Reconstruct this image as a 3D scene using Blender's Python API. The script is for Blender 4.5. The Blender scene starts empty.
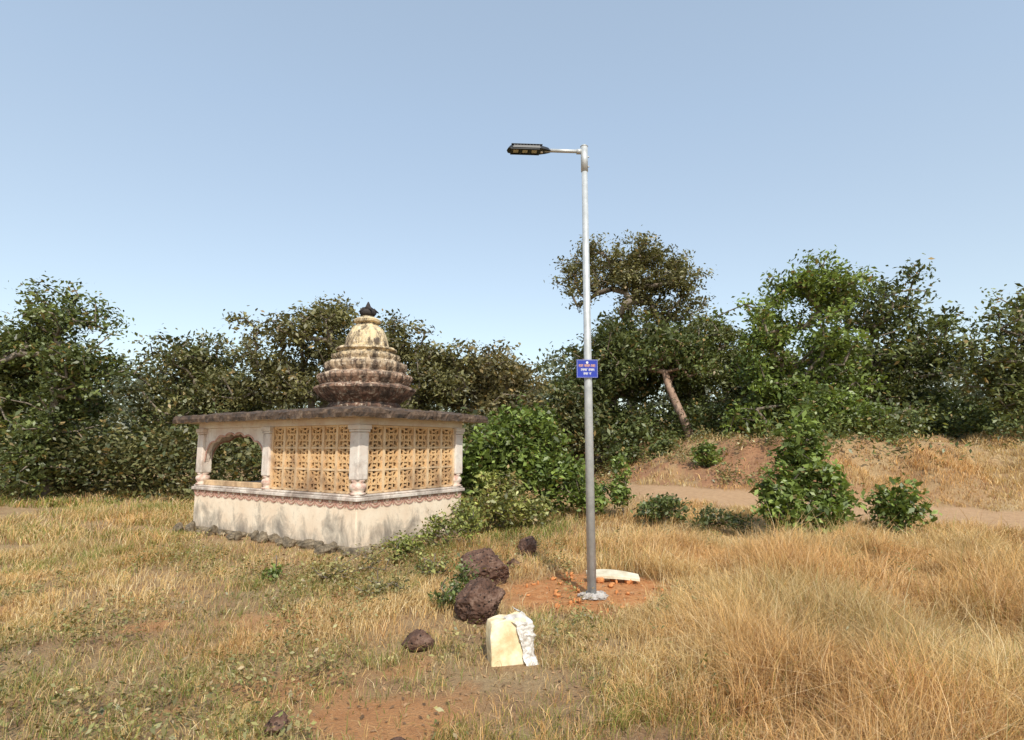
import bpy, bmesh, math, random
import numpy as np
from mathutils import Vector, Matrix, noise as mn
random.seed(7); rng=np.random.default_rng(7)
D=bpy.data; SC=bpy.context.scene; COL=SC.collection

# ------------------------------------------------------------------ utils
def sstep(a,b,x):
    t=np.clip((x-a)/(b-a),0,1); return t*t*(3-2*t)
def _h(i,j,s):
    v=np.sin(i*127.1+j*311.7+s*74.7)*43758.5453
    return v-np.floor(v)
def vn(x,y,s=0):
    x=np.asarray(x,float);y=np.asarray(y,float)
    i=np.floor(x);j=np.floor(y);u=x-i;v=y-j
    u=u*u*(3-2*u);v=v*v*(3-2*v)
    return (_h(i,j,s)*(1-u)+_h(i+1,j,s)*u)*(1-v)+(_h(i,j+1,s)*(1-u)+_h(i+1,j+1,s)*u)*v
def fbm(x,y,s=0,o=4):
    r=0;a=.5;f=1
    for k in range(o):
        r=r+a*vn(np.asarray(x)*f,np.asarray(y)*f,s+k*13);a*=.5;f*=2.03
    return r/(1-.5**o)

TRK=[(30,6.5),(14,10.0),(9,11.8),(6.0,13.0),(4.1,14.3),(2.5,16.0),(1.3,18.5),(.6,24),(.2,32)]
def trackdist(x,y):
    x=np.asarray(x,float);y=np.asarray(y,float)
    best=np.full(np.broadcast(x,y).shape,1e9);sg=np.ones_like(best)
    for (ax,ay),(bx,by) in zip(TRK[:-1],TRK[1:]):
        dx,dy=bx-ax,by-ay;L=dx*dx+dy*dy
        t=np.clip(((x-ax)*dx+(y-ay)*dy)/L,0,1)
        d=np.hypot(x-ax-t*dx,y-ay-t*dy)
        s=np.where(dx*(y-ay)-dy*(x-ax)<0,1.,-1.)
        m=d<best;best=np.where(m,d,best);sg=np.where(m,s,sg)
    return best,sg
def ground(x,y):
    x=np.asarray(x,float);y=np.asarray(y,float)
    h=.09*(fbm(x*.45,y*.45,3)-.5)+.035*(fbm(x*2.2,y*2.2,5)-.5)
    h=h+.50*sstep(9.5,16,y)*sstep(.6,3.5,x)
    d,s=trackdist(x,y)
    ds=d*s
    h=h+(1.15+1.1*(fbm(x*.3,y*.3,9)-.5))*sstep(1.0,4.2,ds+1.2*(fbm(x*.8,y*.8,19)-.5))*sstep(9,14,y+x*.2)
    h=h+.65*(fbm(x*.9,y*.9,31)-.5)*sstep(1.0,3,ds)
    h=h+2.5*sstep(24,70,y)
    m=np.exp(-(((x-.75)/.5)**2+((y-6.5)/.5)**2)); h=h*(1-m)
    h=h+.05*np.exp(-(((x-.75)/.45)**2+((y-6.75)/.5)**2))*fbm(x*6,y*6,8)
    return h
def gz(x,y): return float(ground(x,y))
def masks(gx,gy):
    wob=fbm(gx*1.6,gy*1.6,21)-.5
    wf=fbm(gx*5,gy*5,22)-.5
    soil=1-sstep(.7,1.2,np.hypot((gx-.78)/.90,(gy-6.70)/1.08)+wob*.9+wf*.5)
    dirt=1-sstep(.6,1.3,np.hypot((gx+.85)/.62,(gy-3.75)/.46)+wob*1.3+wf*.6)
    dirt=np.maximum(dirt,.7*(1-sstep(.5,1.3,np.hypot((gx+1.6)/.55,(gy-4.15)/.35)+wob*1.5+wf*.6)))
    bare=.75*sstep(.60,.70,fbm(gx*.9+3.7,gy*1.1,57)+.12*wf)*sstep(1.2,-.2,gx)*sstep(9.5,8,gy)
    dirt=np.maximum(dirt,bare)
    d,s=trackdist(gx,gy)
    trk=1-sstep(.85,1.35,d+wob*.8+wf*.4)
    bank=sstep(.7,1.4,d*s)*(1-sstep(3.4,5.6,d*s+wob*3))*sstep(.38,.48,fbm(gx*.55,gy*.55,41)+.3*wf)*sstep(10.5,13,gy)*sstep(8.8,6.8,gx)
    return soil,dirt,trk,bank

# ------------------------------------------------------------------ materials
def newmat(name):
    m=D.materials.new(name);m.use_nodes=True
    nt=m.node_tree;b=nt.nodes['Principled BSDF'];return m,nt,b
def N(nt,t,**k):
    n=nt.nodes.new(t)
    for a,b in k.items(): setattr(n,a,b)
    return n
def ramp(nt,stops,src=None):
    r=N(nt,'ShaderNodeValToRGB');e=r.color_ramp.elements
    while len(e)<len(stops): e.new(.5)
    for el,(p,c) in zip(e,stops):
        el.position=p;el.color=(*c,1) if len(c)==3 else c
    if src: nt.links.new(src,r.inputs[0])
    return r
def noise(nt,scale,detail=6,rough=.6,vec=None,dist=0):
    n=N(nt,'ShaderNodeTexNoise');n.inputs['Scale'].default_value=scale
    n.inputs['Detail'].default_value=detail;n.inputs['Roughness'].default_value=rough
    n.inputs['Distortion'].default_value=dist
    if vec: nt.links.new(vec,n.inputs['Vector'])
    return n
def mixc(nt,a,b,fac,mode='MIX'):
    m=N(nt,'ShaderNodeMix',data_type='RGBA',blend_type=mode)
    for sock,v in ((m.inputs[6],a),(m.inputs[7],b),(m.inputs[0],fac)):
        if isinstance(v,(int,float)): sock.default_value=v
        elif isinstance(v,tuple): sock.default_value=(*v,1)
        else: nt.links.new(v,sock)
    return m.outputs[2]
def bump(nt,b,src,strength=.5,dist=.02):
    u=N(nt,'ShaderNodeBump');u.inputs['Strength'].default_value=strength;u.inputs['Distance'].default_value=dist
    nt.links.new(src,u.inputs['Height']);nt.links.new(u.outputs[0],b.inputs['Normal'])
def objvec(nt):
    return N(nt,'ShaderNodeTexCoord').outputs['Object']

def leafmat(name,trans=.3,gloss=.04):
    m,nt,b=newmat(name);nt.nodes.remove(b)
    a=N(nt,'ShaderNodeAttribute',attribute_name='Col')
    d=N(nt,'ShaderNodeBsdfDiffuse');nt.links.new(a.outputs['Color'],d.inputs['Color'])
    t=N(nt,'ShaderNodeBsdfTranslucent')
    c=mixc(nt,a.outputs['Color'],(1.15,1.1,.5),1.0,'MULTIPLY')
    nt.links.new(c,t.inputs['Color'])
    mx=N(nt,'ShaderNodeMixShader');mx.inputs[0].default_value=trans
    nt.links.new(d.outputs[0],mx.inputs[1]);nt.links.new(t.outputs[0],mx.inputs[2])
    out=mx.outputs[0]
    if gloss:
        g=N(nt,'ShaderNodeBsdfGlossy');g.inputs['Roughness'].default_value=.45
        m2=N(nt,'ShaderNodeMixShader');m2.inputs[0].default_value=gloss
        nt.links.new(out,m2.inputs[1]);nt.links.new(g.outputs[0],m2.inputs[2]);out=m2.outputs[0]
    nt.links.new(out,nt.nodes['Material Output'].inputs[0])
    return m
M_leaf=leafmat('leaf',.30,.04)
M_grass=leafmat('dry_grass',.25,0)

def mottled(name,c1,c2,c3=None,scale=8,rough=.85,bs=.4,bd=.01,lo=.35,hi=.65):
    m,nt,b=newmat(name);v=objvec(nt)
    n=noise(nt,scale,8,.65,v)
    st=[(lo,c1),(hi,c2)] if c3 is None else [(lo,c1),((lo+hi)/2,c2),(hi,c3)]
    r=ramp(nt,st,n.outputs[0]);nt.links.new(r.outputs[0],b.inputs['Base Color'])
    b.inputs['Roughness'].default_value=rough
    n2=noise(nt,scale*4,6,.6,v);bump(nt,b,n2.outputs[0],bs,bd)
    return m
M_bark=mottled('bark',(.10,.08,.06),(.30,.24,.18),scale=3,bs=.7,bd=.03)
M_bark_red=mottled('bark_red',(.22,.13,.09),(.42,.29,.21),scale=3,bs=.7,bd=.03)

def plaster(name,base,warm,stain_amt=.5,zlow=0.,zhigh=.9,stain=(.15,.125,.10),blotch=.9):
    m,nt,b=newmat(name);v=objvec(nt)
    n=noise(nt,2.5,8,.65,v)
    base_c=ramp(nt,[(.35,warm),(.6,base)],n.outputs[0]).outputs[0]
    mp=N(nt,'ShaderNodeMapping');mp.inputs['Scale'].default_value=(2.6,2.6,1.7);nt.links.new(v,mp.inputs[0])
    s=noise(nt,1.0,12,.72,mp.outputs[0],.4)
    sep=N(nt,'ShaderNodeSeparateXYZ');nt.links.new(v,sep.inputs[0])
    mr=N(nt,'ShaderNodeMapRange');nt.links.new(sep.outputs[2],mr.inputs[0])
    mr.inputs[1].default_value=zlow;mr.inputs[2].default_value=zhigh;mr.inputs[3].default_value=.20*stain_amt+.02;mr.inputs[4].default_value=-.14+.06*stain_amt
    ad=N(nt,'ShaderNodeMath',operation='ADD');nt.links.new(s.outputs[0],ad.inputs[0]);nt.links.new(mr.outputs[0],ad.inputs[1])
    f=ramp(nt,[(.52,(0,0,0)),(.61,(.5*blotch,)*3),(.73,(blotch,)*3)],ad.outputs[0])
    c=mixc(nt,base_c,stain,f.outputs[0])
    s2=noise(nt,14,8,.7,v);f2=ramp(nt,[(.56,(0,0,0)),(.72,(.5,.5,.5))],s2.outputs[0])
    c=mixc(nt,c,(.36,.27,.18),f2.outputs[0])
    mp=N(nt,'ShaderNodeMapping');mp.inputs['Scale'].default_value=(11,11,1.3);nt.links.new(v,mp.inputs[0])
    s3=noise(nt,1.4,8,.7,mp.outputs[0]);f3=ramp(nt,[(.58,(0,0,0)),(.76,(.5,.5,.5))],s3.outputs[0])
    c=mixc(nt,c,stain,f3.outputs[0])
    nt.links.new(c,b.inputs['Base Color']);b.inputs['Roughness'].default_value=.9
    n3=noise(nt,35,6,.6,v);bump(nt,b,n3.outputs[0],.35,.006)
    return m
M_plinth=plaster('plinth_plaster',(.82,.70,.54),(.74,.58,.42),.72,0,.75,(.17,.145,.12),.85)
M_plaster=plaster('wall_plaster',(.72,.66,.58),(.62,.50,.42),.40,.8,2.2,(.22,.17,.14))
M_jali=plaster('jali_ochre',(.72,.47,.23),(.58,.35,.16),.5,.8,2.,(.24,.13,.07))
M_trim=plaster('trim_cream',(.74,.54,.32),(.62,.42,.24),.5,.8,2.,(.26,.16,.09))
M_pink=mottled('faded_pink_paint',(.36,.17,.12),(.56,.36,.28),scale=9)
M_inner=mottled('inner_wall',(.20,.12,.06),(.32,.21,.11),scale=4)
M_roof=mottled('weathered_roof',(.03,.022,.017),(.105,.066,.042),(.30,.22,.15),scale=7,bs=.9,bd=.02,lo=.35,hi=.78)
M_rubble=mottled('mossy_rubble',(.06,.05,.035),(.18,.14,.09),(.32,.26,.18),scale=7,bs=1,bd=.03)
def rockmat():
    m,nt,b=newmat('laterite');v=objvec(nt)
    n=noise(nt,9,10,.75,v)
    c=ramp(nt,[(.32,(.03,.018,.014)),(.5,(.12,.062,.040)),(.66,(.25,.16,.115)),(.8,(.36,.27,.22))],n.outputs[0]).outputs[0]
    vo=N(nt,'ShaderNodeTexVoronoi');vo.inputs['Scale'].default_value=26;nt.links.new(v,vo.inputs['Vector'])
    f=ramp(nt,[(.05,(1,1,1)),(.28,(0,0,0))],vo.outputs[0])
    c=mixc(nt,c,(.018,.010,.008),f.outputs[0]);nt.links.new(c,b.inputs['Base Color']);b.inputs['Roughness'].default_value=.95
    sb=N(nt,'ShaderNodeMath',operation='SUBTRACT');nt.links.new(n.outputs[0],sb.inputs[0]);nt.links.new(f.outputs[0],sb.inputs[1])
    bump(nt,b,sb.outputs[0],1,.025);return m
M_rock=rockmat()

def domemat():
    m,nt,b=newmat('dome_paint');v=objvec(nt)
    sep=N(nt,'ShaderNodeSeparateXYZ');nt.links.new(v,sep.inputs[0])
    n=noise(nt,7,8,.7,v)
    ml=N(nt,'ShaderNodeMath',operation='MULTIPLY_ADD');nt.links.new(n.outputs[0],ml.inputs[0]);ml.inputs[1].default_value=.5;ml.inputs[2].default_value=-.25
    ad=N(nt,'ShaderNodeMath',operation='ADD');nt.links.new(sep.outputs[2],ad.inputs[0]);nt.links.new(ml.outputs[0],ad.inputs[1])
    mr=N(nt,'ShaderNodeMapRange');mr.inputs[1].default_value=2.15;mr.inputs[2].default_value=4.25;nt.links.new(ad.outputs[0],mr.inputs[0])
    c=ramp(nt,[(0,(.12,.065,.045)),(.15,(.19,.10,.065)),(.32,(.30,.19,.13)),(.45,(.46,.35,.23)),(.58,(.60,.47,.28)),(.85,(.66,.53,.31))],mr.outputs[0]).outputs[0]
    s=noise(nt,16,8,.7,v);f=ramp(nt,[(.52,(0,0,0)),(.62,(.85,.85,.85))],s.outputs[0])
    c=mixc(nt,c,(.66,.56,.43),f.outputs[0])
    mp=N(nt,'ShaderNodeMapping');mp.inputs['Scale'].default_value=(7,7,2.6);nt.links.new(v,mp.inputs[0])
    s=noise(nt,1.0,12,.78,mp.outputs[0]);f=ramp(nt,[(.46,(0,0,0)),(.56,(.92,.92,.92))],s.outputs[0])
    c=mixc(nt,c,(.05,.034,.025),f.outputs[0])
    s=noise(nt,5,10,.75,v);f=ramp(nt,[(.54,(0,0,0)),(.66,(.7,.7,.7))],s.outputs[0])
    c=mixc(nt,c,(.10,.05,.033),f.outputs[0])
    nt.links.new(c,b.inputs['Base Color']);b.inputs['Roughness'].default_value=.9
    n3=noise(nt,30,6,.6,v);bump(nt,b,n3.outputs[0],.6,.015)
    return m
M_dome=domemat()

def simple(name,c,rough=.5,metal=0,c2=None,scale=20,bs=.1):
    m,nt,b=newmat(name);v=objvec(nt)
    n=noise(nt,scale,6,.6,v)
    c2=c2 or tuple(x*.75 for x in c)
    r=ramp(nt,[(.35,c2),(.65,c)],n.outputs[0]);nt.links.new(r.outputs[0],b.inputs['Base Color'])
    b.inputs['Roughness'].default_value=rough;b.inputs['Metallic'].default_value=metal
    if bs: bump(nt,b,n.outputs[0],bs,.003)
    return m
M_galv=simple('galvanised_steel',(.54,.56,.56),.5,.3,(.42,.44,.44),14,.1)
M_black=simple('lamp_housing',(.02,.022,.025),.45,0)
M_lens=simple('led_lens',(.50,.47,.36),.25,0,(.42,.39,.28),30,0)
M_blue=simple('sign_blue',(.012,.035,.36),.35,0,(.010,.03,.29),5,0)
M_white=simple('white_paint',(.8,.8,.78),.5,0,(.7,.7,.68),10,0)
M_orange=simple('orange_paint',(.85,.45,.25),.5,0,None,10,0)
M_cement=mottled('cement',(.34,.29,.25),(.58,.54,.49),scale=14,bs=.8,bd=.02)
M_card=mottled('cream_board',(.58,.42,.22),(.74,.60,.36),(.80,.72,.54),scale=7,rough=.8,bs=.5,bd=.01)
M_plank=simple('pale_plank',(.74,.68,.52),.6,0,(.56,.48,.33),9,.3)
m,nt,b=newmat('plastic_sheet');b.inputs['Roughness'].default_value=.3
n_=noise(nt,14,6,.6,objvec(nt));bump(nt,b,n_.outputs[0],.8,.02)
nt.links.new(ramp(nt,[(.35,(.42,.37,.31)),(.6,(.68,.65,.60))],n_.outputs[0]).outputs[0],b.inputs['Base Color'])
M_plastic=m

# ------------------------------------------------------------------ mesh builder
class MB:
    def __init__(s): s.v=[];s.f=[]
    def add(s,vs,fs):
        o=len(s.v);s.v+= [tuple(v) for v in vs];s.f+=[tuple(i+o for i in f) for f in fs]
    def box(s,x0,x1,y0,y1,z0,z1):
        s.add([(x0,y0,z0),(x1,y0,z0),(x1,y1,z0),(x0,y1,z0),(x0,y0,z1),(x1,y0,z1),(x1,y1,z1),(x0,y1,z1)],
              [(0,3,2,1),(4,5,6,7),(0,1,5,4),(1,2,6,5),(2,3,7,6),(3,0,4,7)])
    def tube(s,path,radii,n=8,cap=True):
        path=[Vector(p) for p in path];rings=[]
        for i,p in enumerate(path):
            d=(path[min(i+1,len(path)-1)]-path[max(i-1,0)])
            if d.length<1e-9:d=Vector((0,0,1))
            d.normalize()
            a=d.cross(Vector((1,0,0)) if abs(d.z)>.9 else Vector((0,0,1))).normalized();b_=d.cross(a)
            rings.append([p+(a*math.cos(2*math.pi*k/n)+b_*math.sin(2*math.pi*k/n))*radii[i] for k in range(n)])
        vs=[v for r in rings for v in r];fs=[]
        for i in range(len(path)-1):
            for k in range(n):
                k2=(k+1)%n;fs.append((i*n+k,i*n+k2,(i+1)*n+k2,(i+1)*n+k))
        if cap: fs.append(tuple(range(n)));fs.append(tuple((len(path)-1)*n+k for k in reversed(range(n))))
        s.add(vs,fs)
    def lathe(s,prof,cx,cy,n=32,mod=None):
        vs=[];
        for i,(r,z) in enumerate(prof):
            for k in range(n):
                a=2*math.pi*k/n;rr,zz=(r,z) if mod is None else mod(i,r,z,a)
                vs.append((cx+rr*math.cos(a),cy+rr*math.sin(a),zz))
        fs=[]
        for i in range(len(prof)-1):
            for k in range(n):
                k2=(k+1)%n;fs.append((i*n+k,i*n+k2,(i+1)*n+k2,(i+1)*n+k))
        fs.append(tuple(reversed(range(n))));fs.append(tuple((len(prof)-1)*n+k for k in range(n)))
        s.add(vs,fs)
    def strip(s,pts,w,T,d):
        n=len(pts);vs=[]
        for i,p in enumerate(pts):
            q0=pts[max(i-1,0)];q1=pts[min(i+1,n-1)]
            if pts[0]==pts[-1]:
                if i==0:q0=pts[-2]
                if i==n-1:q1=pts[1]
            dx,dy=q1[0]-q0[0],q1[1]-q0[1];L=math.hypot(dx,dy) or 1;nx,ny=-dy/L*w/2,dx/L*w/2
            vs+=[T(p[0]+nx,p[1]+ny,0),T(p[0]-nx,p[1]-ny,0),T(p[0]-nx,p[1]-ny,d),T(p[0]+nx,p[1]+ny,d)]
        fs=[]
        for i in range(n-1):
            for k in range(4):
                k2=(k+1)%4;fs.append((i*4+k,i*4+k2,(i+1)*4+k2,(i+1)*4+k))
        fs+=[(3,2,1,0),tuple((n-1)*4+k for k in range(4))]
        s.add(vs,fs)
    def build(s,name,mat,parent=None,smooth=False,bevel=0):
        me=D.meshes.new(name);me.from_pydata(s.v,[],s.f)
        bm=bmesh.new();bm.from_mesh(me);bmesh.ops.recalc_face_normals(bm,faces=bm.faces);bm.to_mesh(me);bm.free()
        me.materials.append(mat)
        if smooth: me.polygons.foreach_set('use_smooth',[True]*len(me.polygons))
        ob=D.objects.new(name,me);COL.objects.link(ob)
        if parent: ob.parent=parent
        if bevel:
            bv=ob.modifiers.new('b','BEVEL');bv.width=bevel;bv.segments=2;bv.limit_method='ANGLE'
        return ob
def empty(name,loc=(0,0,0),rz=0):
    e=D.objects.new(name,None);e.empty_display_size=.3;COL.objects.link(e);e.location=loc;e.rotation_euler=(0,0,rz);return e
def npmesh(name,V,F,cols,mat,parent=None,smooth=False):
    me=D.meshes.new(name);n,k=F.shape
    me.vertices.add(len(V));me.vertices.foreach_set('co',V.astype(np.float32).ravel())
    me.loops.add(n*k);me.loops.foreach_set('vertex_index',F.astype(np.int32).ravel())
    me.polygons.add(n);me.polygons.foreach_set('loop_start',np.arange(0,n*k,k,dtype=np.int32))
    if cols is not None:
        a=me.color_attributes.new('Col','FLOAT_COLOR','POINT')
        c=np.ones((len(V),4),np.float32);c[:,:3]=cols;a.data.foreach_set('color',c.ravel())
    me.update(calc_edges=True)
    if smooth: me.polygons.foreach_set('use_smooth',np.ones(n,bool))
    me.materials.append(mat);ob=D.objects.new(name,me);COL.objects.link(ob)
    if parent: ob.parent=parent
    return ob

def tloc(x,y):
    dx,dy=x+2.57,y-9.03
    return dx*.545+dy*.838,-dx*.838+dy*.545
def tdist(x,y):
    lx,ly=tloc(x,y)
    return np.hypot(np.maximum(np.maximum(-lx,lx-2.5),0),np.maximum(np.maximum(-ly,ly-4.65),0))

# ------------------------------------------------------------------ ground
def build_ground():
    n=640;t=np.linspace(-1,1,n)
    X=3.2*np.sinh(6.2*t);Y=6.5+3.2*np.sinh(6.2*t)
    gx,gy=np.meshgrid(X,Y);gx=gx.ravel();gy=gy.ravel()
    V=np.stack([gx,gy,ground(gx,gy)],1)
    i=np.arange(n*n).reshape(n,n)
    F=np.stack([i[:-1,:-1],i[:-1,1:],i[1:,1:],i[1:,:-1]],-1).reshape(-1,4)
    soil,dirt,trk,bank=masks(gx,gy)
    c=np.zeros((len(V),3));c[:,0]=np.maximum(soil,dirt*.72);c[:,1]=trk;c[:,2]=bank
    return V,F,c
M_ground,nt,b=newmat('ground_soil')
tc=objvec(nt);att=N(nt,'ShaderNodeAttribute',attribute_name='Col')
sp=N(nt,'ShaderNodeSeparateColor');nt.links.new(att.outputs['Color'],sp.inputs[0])
n1=noise(nt,1.1,8,.65,tc);n2=noise(nt,9,8,.7,tc);n3=noise(nt,45,6,.7,tc)
basec=ramp(nt,[(.35,(.36,.20,.095)),(.5,(.42,.27,.13)),(.65,(.46,.32,.165))],n1.outputs[0]).outputs[0]
basec=mixc(nt,basec,(.25,.14,.065),ramp(nt,[(.5,(0,0,0)),(.65,(.7,.7,.7))],n2.outputs[0]).outputs[0])
basec=mixc(nt,basec,(.58,.43,.23),ramp(nt,[(.55,(0,0,0)),(.68,(.6,.6,.6))],n3.outputs[0]).outputs[0])
soilc=ramp(nt,[(.3,(.42,.155,.045)),(.5,(.62,.26,.085)),(.7,(.70,.36,.15))],n2.outputs[0]).outputs[0]
soilc=mixc(nt,soilc,(.72,.42,.22),ramp(nt,[(.56,(0,0,0)),(.68,(.6,.6,.6))],n3.outputs[0]).outputs[0])
trkc=ramp(nt,[(.3,(.46,.27,.14)),(.7,(.62,.40,.22))],n2.outputs[0]).outputs[0]
bankc=ramp(nt,[(.3,(.27,.12,.06)),(.7,(.48,.26,.13))],n2.outputs[0]).outputs[0]
c=mixc(nt,basec,bankc,sp.outputs[2]);c=mixc(nt,c,trkc,sp.outputs[1]);c=mixc(nt,c,soilc,sp.outputs[0])
nt.links.new(c,b.inputs['Base Color']);b.inputs['Roughness'].default_value=.95
bump(nt,b,n3.outputs[0],1.0,.04)
V,F,c=build_ground()
npmesh('ground',V,F,c,M_ground,smooth=True)

# ------------------------------------------------------------------ foliage
def leaves(centers,size,cols,up=.5,asp=.5,jit=.35):
    n=len(centers)
    nrm=rng.normal(size=(n,3));nrm[:,2]=np.abs(nrm[:,2])+up;nrm/=np.linalg.norm(nrm,axis=1)[:,None]
    a=rng.normal(size=(n,3));a-=nrm*(a*nrm).sum(1)[:,None];a/=np.linalg.norm(a,axis=1)[:,None]
    b_=np.cross(nrm,a)
    s=(size*(1+jit*rng.normal(size=n)).clip(.4,2))[:,None]
    A=a*s*.5;B=b_*s*.5*asp;dr=np.array([0,0,-.12])*s
    V=np.stack([centers-A,centers-A*.1+B,centers+A+dr,centers-A*.1-B],1).reshape(-1,3)
    F=np.arange(4*n).reshape(n,4)
    return V,F,np.repeat(cols,4,0)
def leafcols(n,ca,cb,cl=None,dead=.04):
    t=rng.random(n)[:,None]
    c=np.array(ca)*(1-t)+np.array(cb)*t
    if cl is not None: c=c*cl[:,None]
    c=c*(.75+.5*rng.random(n))[:,None]
    k=rng.random(n)<dead
    c[k]=np.array([.30,.21,.08])*(.6+.8*rng.random(k.sum()))[:,None]
    return c
GA=(.075,.098,.032);GB=(.165,.185,.066);OA=(.125,.125,.05);OB=(.25,.23,.10);BR=(.24,.31,.07);BD=(.11,.155,.038);LB=(.20,.235,.075)
def sample_lobes(lobes,n,bias=.4,pad=None,per=6):
    L=np.array(lobes,float);w=(L[:,3]*L[:,4]*L[:,5])**(.7);w/=w.sum()
    m=n if pad is None else max(6,n//per)
    k=rng.choice(len(L),m,p=w)
    d=rng.normal(size=(m,3));d/=np.linalg.norm(d,axis=1)[:,None]
    r=rng.random(m)**bias*(1+.3*(rng.random(m)-.45))
    C=L[k,:3]+d*r[:,None]*L[k,3:6]
    if pad is not None:
        j=rng.integers(0,m,n)
        sz=(.6+.8*rng.random(m))[j][:,None]
        C=C[j]+rng.normal(size=(n,3))*pad*np.array([1,1,.6])*sz
    return C
def plant(name,bx,by,trunk,lobes,nclump,nleaf,size,ca,cb,clr=.45,rt=.016,bark=None,tr=.2,dead=.04,up=.35,asp=.5,flat=.75,pad=.38):
    bz=gz(bx,by);base=np.array([bx,by,bz-.1])
    e=empty(name,tuple(base))
    C=sample_lobes(lobes,nclump,.4 if pad is None else .48,pad)
    C[:,2]=np.maximum(C[:,2],bz+.1)
    tp=[np.array(base)]+[np.array(p,float) for p in trunk]
    nodes=[tp[0]];par=[-1]
    for a,b2 in zip(tp[:-1],tp[1:]):
        m=max(2,int(np.linalg.norm(b2-a)/.6))
        for q in range(1,m+1):
            nodes.append(a+(b2-a)*q/m+rng.normal(size=3)*.03*(1 if q<m else 0));par.append(len(nodes)-2)
    ntr=len(nodes)
    top=tp[-1];order=np.argsort(np.linalg.norm(C-top,axis=1))
    P=np.array(nodes)
    tips={}
    st=max(1,int(ntr*.45))
    for ci in order:
        c=C[ci]
        dd=np.linalg.norm(P[st:]-c,axis=1)+.9*np.maximum(0,P[st:,2]-c[2]+.1)
        j=int(np.argmin(dd))+st
        a=P[j];L=np.linalg.norm(c-a);m=max(1,min(4,int(L/.5)))
        prev=j
        for q in range(1,m+1):
            f=q/m;p=a+(c-a)*f+rng.normal(size=3)*.05*L*(1 if q<m else 0);
            if q<m: p[2]+=.06*L*math.sin(math.pi*f)
            nodes.append(p);par.append(prev);prev=len(nodes)-1
        P=np.array(nodes)
        tips[prev]=1
    cnt=np.zeros(len(nodes))
    for k in tips: cnt[k]+=1
    for k in range(len(nodes)-1,0,-1): cnt[par[k]]+=max(cnt[k],.0)
    rad=rt*np.maximum(cnt,1)**.5
    rad=np.minimum(rad,tr*(1-.45*np.minimum(1,(P[:,2]-bz)/max(.1,top[2]-bz))))
    mb=MB()
    for k in range(1,len(nodes)):
        p=par[k]
        if k<ntr:
            r0=tr*(1.25 if p==0 else 1-.3*p/ntr);r1=tr*(1-.3*k/ntr)
        else: r0=min(rad[p],rad[k]*1.5);r1=rad[k]
        mb.tube([P[p]-base,P[k]-base],[r0,r1],9 if r0>.08 else 5,False)
    mb.build('trunk_and_limbs',bark or M_bark,e,True)
    cl=.5+.9*rng.random(nclump)
    idx=np.repeat(np.arange(nclump),nleaf)
    sub=C[idx]+rng.normal(size=(len(idx),3))*clr*np.array([1,1,flat])*.62
    cols=leafcols(len(idx),ca,cb,cl[idx],dead)
    V,F,cc=leaves(sub-base,size,cols,up,asp)
    npmesh('foliage',V,F,cc,M_leaf,e)
    return e

plant('tall_tree',4.9,26,[(4.8,26,3.2),(4.7,26,5.0),(4.6,26,6.4)],
  [(3.7,26,9.9,1.5,1.5,.9),(6.6,26,9.4,1.4,1.5,1.0),(2.7,26,8.5,.8,1.1,.8),(5.2,26,10.4,1.4,1.3,.7),(7.4,26,8.3,.7,.9,.8),(5.2,26,8.8,1.6,1.3,.7),(3.9,26.2,7.4,1.2,1.2,.7),(2.6,26,9.4,.7,.8,.6),(6.3,26,7.5,1.0,.8,.6),(5,26,6.4,1.5,1,.6)],
  540,42,.15,OA,OB,.30,.013,tr=.24,dead=.06,pad=.36)
plant('dense_tree',3.4,23.5,[(3.4,23.5,2.6),(3.6,23.5,3.6)],
  [(3.2,23,4.3,1.8,1.8,1.6),(4.9,23,4.8,1.6,1.7,1.4),(2.2,23,3.6,1.2,1.5,1.6),(4.0,23,5.8,1.3,1.4,.9),(3.0,22.6,2.3,1.8,1.5,1.2)],
  500,62,.17,GA,GB,.38,tr=.22)
plant('leaning_tree',6.0,21.2,[(5.85,21.2,2.3),(5.45,21.3,3.3),(5.2,21.5,4.3)],
  [(5.9,22,4.9,1.1,1.2,.6),(4.9,22,4.7,1.0,1.0,.7),(6.6,22.0,4.1,.8,.8,.5)],
  140,55,.15,GA,LB,.34,.012,M_bark_red,tr=.17)
plant('leafy_tree',7.4,24.5,[(7.4,24.5,3),(7.4,24.5,4.8)],
  [(7.3,24,6.2,1.4,1.6,1.0),(6.6,24,4.6,1.5,1.5,1.1),(8.6,24,5.3,1.4,1.5,1.1),(9.6,24,4.2,1.4,1.4,1.2),(8,23.5,3.2,2.3,1.5,1.0)],
  420,55,.16,OA,LB,.36,tr=.2)
plant('broadleaf_tree',9.2,19.5,[(9.2,19.5,3.0),(9.0,19.3,4.6)],
  [(8.7,19,6.5,.8,1.0,.55),(9.8,19,6.8,1.0,1.1,.85),(7.9,19,5.3,.95,1.1,.6),(9.5,19,5.3,1.3,1.3,.9),(8.4,19,4.0,1.4,1.3,.9),(10.5,19,4.6,1.4,1.3,1.2),(9,19,2.9,2.0,1.2,.9)],
  440,56,.145,BD,BR,.30,tr=.17,pad=.33)
plant('leafy_tree',13,21.5,[(13,21.5,3.0),(12.8,21.5,5.2)],
  [(12.6,21,6.8,1.5,1.4,1.2),(14.3,21,5.4,1.6,1.5,1.2),(11.6,21,4.8,1.3,1.4,1.2),(13.5,21,3.2,2.4,1.4,1.2)],340,55,.17,GA,GB,.4,tr=.2,pad=.42)
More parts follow.
